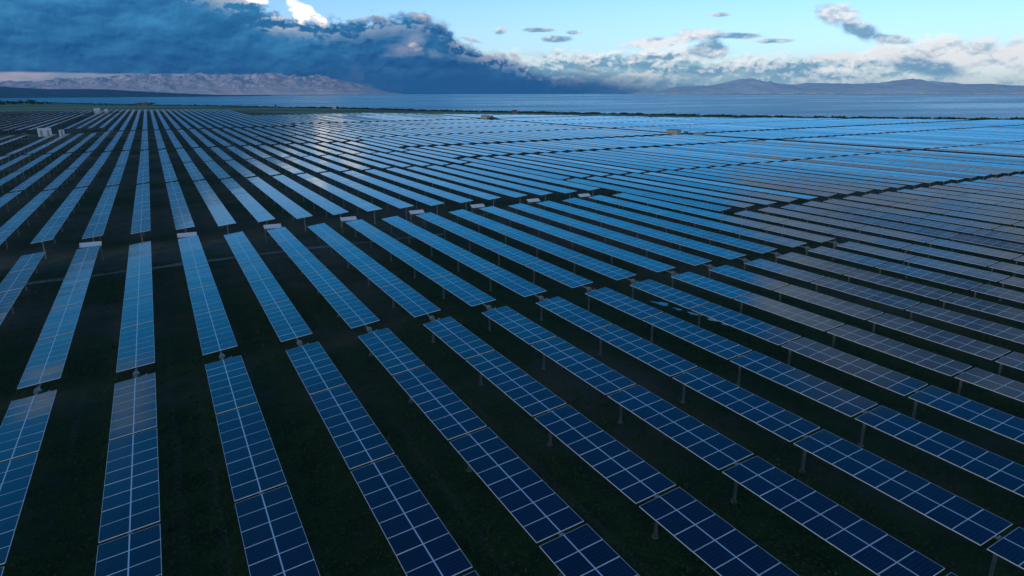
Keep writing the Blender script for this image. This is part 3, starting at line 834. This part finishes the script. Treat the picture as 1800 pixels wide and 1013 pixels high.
def fence(x, y0, y1, label, h=1.7):
    t = empty('wire_fence', (x, y0, gz(x, y0))); tag(t, label, 'fence')
    n = max(2, int((y1 - y0) / 1.6))
    for k in range(n + 1):
        yy = (y1 - y0) * k / n; mb = MB(); mb.box(-.05, .05, yy - .05, yy + .05, -.1, h); link('fence_post', mb.mesh('fp', [M_grey]), t)
    mb = MB()
    for q in range(6): mb.box(-.012, .012, 0, y1 - y0, .25 + q * .27, .28 + q * .27)
    for k in range(int((y1 - y0) / .4)): mb.box(-.010, .010, k * .4, k * .4 + .02, .2, h - .05)
    tag(link('wire_mesh', mb.mesh('wire', [M_steel]), t), kind='stuff')
fence(xs_ - 3.2, 243.5, 252, 'low dark fence left of the cream inverter cabin')
container('inverter_station', (xs_, 437, gz(xs_, 437)), (7.5, 2.8, 4.4), R(98), M_cream, 'small distant cabin with pale walls below the centre of the coast', 'inverter station', None, 3)
transformer((xs_, 426, gz(xs_, 426)), R(94), 'dark transformer right of the distant cabin below the coast', 1.7)
transformer((xs_ + .6, 420.5, gz(xs_, 420)), R(94), 'second dark transformer, rightmost beside the distant cabin', 1.3)
mast((xs_ - 1, 452, gz(xs_, 452)), 7.5, 'left of two thin masts left of the distant cabin')
mast((xs_ + .3, 449, gz(xs_, 449)), 7.0, 'right of two thin masts left of the distant cabin')
for k, (x, y, h) in enumerate([(428, 352, 6.5), (444, 338, 7.5), (452, 333, 5.5), (352, 395, 5)]):
    mast((x, y, gz(x, y)), h, ['leftmost pole of the three on the right-hand sea bank', 'tallest middle pole on the right-hand sea bank', 'rightmost short pole on the right-hand sea bank', 'lone short pole on the bank above the cream cabin'][k], None, False)

# ------------------------------------------------------------------ houses on the coast
def house(name, loc, rz, size, wall, roof, label, cat='house', chimney=True, win=2):
    w, d, h = size; t = empty(name, loc, rz); tag(t, label, cat)
    mb = MB(); mb.box(-w/2, w/2, -d/2, d/2, -.6, h)
    rh = d * .24
    for s in (-1, 1): mb.tri((s*w/2, -d/2, h), (s*w/2, d/2, h), (s*w/2, 0, h + rh))
    link('wall', mb.mesh('house_wall', [wall]), t)
    mb = MB(); e = .3
    for s in (-1, 1):
        a = [(-w/2 - e, s*(d/2 + e), h - e*.48 + .03), (w/2 + e, s*(d/2 + e), h - e*.48 + .03), (w/2 + e, 0, h + rh + .03), (-w/2 - e, 0, h + rh + .03)]
        b_ = [(p[0], p[1], p[2] + .14) for p in a]
        mb.quad(*a); mb.quad(*b_); mb.quad(a[0], a[1], b_[1], b_[0]); mb.quad(a[1], a[2], b_[2], b_[1]); mb.quad(a[3], a[0], b_[0], b_[3])
    ro = link('roof', mb.mesh('house_roof', [roof]), t)
    if chimney:
        mb = MB(); mb.box(w*.2, w*.2 + .5, -.25, .25, h + rh*.5, h + rh + .8); link('chimney', mb.mesh('chimney', [wall]), ro)
    mb = MB(); mb.box(-.45, .45, -d/2 - .05, -d/2 - .002, 0, 2.0); link('door', mb.mesh('house_door', [M_black]), t)
    for k in range(win):
        x = -w*.32 + w*.64*k / max(1, win - 1)
        if abs(x) < .9: x = 1.4
        mb = MB(); mb.box(x - .4, x + .4, -d/2 - .05, -d/2 - .002, 1.0, 2.0); link('window', mb.mesh('house_window', [M_black]), t)
def leaf_mat(name, a, b_):
    m, g, b = new_mat(name); pos = g.n.new('ShaderNodeNewGeometry').outputs['Position']
    g.inp(b, 'Base Color', g.mix(g.lin(.3, .7, g.noise(pos, .6, 4, .6)), (*a, 1), (*b_, 1))); b.inputs['Roughness'].default_value = .9; b.inputs['Specular IOR Level'].default_value = .2
    return m
M_leaf = leaf_mat('foliage', (.018, .038, .016), (.05, .075, .03))
def crown(mb, x, y, z, r, h, n, rr):
    for _ in range(n):
        while True:
            p = Vector((rr.uniform(-1, 1), rr.uniform(-1, 1), rr.uniform(-1, 1)))
            if p.length < 1: break
        q = .75 + .35 * mn.noise(Vector((p.x * 2 + x, p.y * 2 + y, p.z * 2)))
        c = Vector((x + p.x * r * q, y + p.y * r * q, z + (p.z * .5 + .5) * h * q)); s = rr.uniform(.3, .75) * r * .28
        a = Vector((rr.gauss(0, 1), rr.gauss(0, 1), rr.gauss(0, 1))).normalized(); b_ = a.orthogonal().normalized(); d_ = a.cross(b_)
        mb.quad(c - b_ * s - d_ * s * .6, c + b_ * s - d_ * s * .6, c + b_ * s * .8 + d_ * s * .6, c - b_ * s * .8 + d_ * s * .6)
def tree(x, y, h, label, seed, group=None):
    rr = random.Random(seed); t = empty('tree', (x, y, gz(x, y))); tag(t, label, 'tree', group)
    mb = MB(); mb.tube((0, 0, -.3), (.2, 0, h * .45), h * .035, h * .02, 7)
    for k in range(4):
        a = rr.uniform(0, 6.28); mb.tube((.1, 0, h * .3), (math.cos(a) * h * .25, math.sin(a) * h * .25, h * .6), h * .014, h * .006, 5)
    link('trunk', mb.mesh('trunk', [M_bark]), t)
    mb = MB(); crown(mb, 0, 0, h * .28, h * .42, h * .75, 420, rr); link('crown', mb.mesh('crown', [M_leaf]), t)
house('farmhouse', (-11.5, 1196, gz(-12, 1196)), .1, (5.2, 4.2, 2.3), M_stone, M_tile, 'leftmost low brown house of the farmstead on the coast at left')
house('farmhouse', (-4.8, 1192, gz(-3, 1192)), -.15, (6, 4.6, 2.7), M_stone, M_tile, 'middle brown house of the farmstead on the coast at left')
house('barn', (1.4, 1198, gz(5, 1198)), .2, (5, 4.2, 2.2), M_stone, M_tile, 'brown barn at the right end of the coastal farmstead', 'barn', False)
tree(-8.5, 1204, 4.6, 'tree behind the leftmost farm house', 1); tree(-3.0, 1203, 5.2, 'tallest tree, behind the middle farm house', 2)
tree(5.5, 1200, 4.4, 'tree beside the right end of the barn', 3); tree(8.5, 1206, 3.8, 'small tree right of the farmstead trees', 4); tree(-16, 1202, 3.6, 'small tree left of the farmstead', 5)
house('white_house', (201, 842, gz(201, 842)), -.5, (3.6, 3.0, 2.2), M_wall, M_wall, 'tiny white house on the coast left of centre', 'house', False)
tree(204.6, 842, 3.2, 'dark round tree right beside the tiny white house', 6)
house('field_hut', (316, 590, gz(316, 590)), -.5, (4.6, 3.2, 2.2), M_stone, M_tile, 'low brown hut on the dark bank near the centre of the coast', 'hut', False)
for k, (x, y, h) in enumerate([(-62, 1180, 4.0), (-55, 1188, 3.4), (-47, 1176, 3.0), (-70, 1192, 3.2), (60, 1085, 3.4), (150, 955, 3.8)]):
    tree(x, y, h, ['largest shrub left of the farmstead on the coast', 'second shrub left of the farmstead', 'low shrub nearest to the farmstead on its left', 'leftmost low shrub in the group left of the farmstead',
                   'lone low shrub right of the farmstead', 'lone shrub on the bank between farmstead and white house'][k], 20 + k)
# the wood at far left
rr = random.Random(5); mb = MB()
for k in range(70):
    a = R(rr.uniform(-13.5, -5.9)); d = rr.uniform(1330, 1440); x = d * math.sin(a); y = d * math.cos(a)
    h = rr.uniform(5, 9) * (0.55 if math.degrees(a) > -6.8 else 1.0); z = gz(x, y)
    mb.tube((x, y, z - .3), (x, y, z + h * .4), .2, .12, 5, 1); crown(mb, x, y, z + h * .1, h * .6, h * .95, 110, rr)
tag(link('wood', mb.mesh('wood', [M_leaf, M_bark])), 'dark low wood on the rise at the far left of the coast', 'wood', kind='stuff')
# scrub along the coastal bank
mb = MB(); x = -230
while x < 640:
    y = pw(x, SHORE) - rr.uniform(6, 30); h = rr.uniform(.8, 1.5) * (1.25 if x > 180 else 1.0); crown(mb, x, y, gz(x, y) - .3, h * 3.2, h, 34, rr); x += rr.uniform(1.0, 4) * (.5 if x > 180 else 1.0)
tag(link('bank_scrub', mb.mesh('bank_scrub', [M_leaf])), 'dark scrub lining the bank above the sea', 'scrub', kind='stuff')

# ------------------------------------------------------------------ air
HAZE = 5.0e-5
if HAZE:
    mb = MB(); mb.box(-5700, 5700, -5700, 5700, SEA - 8, 190)
    hz = link('haze', mb.mesh('haze', []))
    m = bpy.data.materials.new('sea_air'); m.use_nodes = True; t_ = m.node_tree; t_.nodes.clear()
    pv = t_.nodes.new('ShaderNodeVolumePrincipled'); om = t_.nodes.new('ShaderNodeOutputMaterial')
    pv.inputs['Color'].default_value = (.44, .82, 1.0, 1); pv.inputs['Density'].default_value = HAZE; pv.inputs['Anisotropy'].default_value = 0.2
    t_.links.new(pv.outputs[0], om.inputs['Volume']); hz.data.materials.append(m)
    tag(hz, 'thin blue evening haze over the plain and the sea', 'haze', kind='stuff')
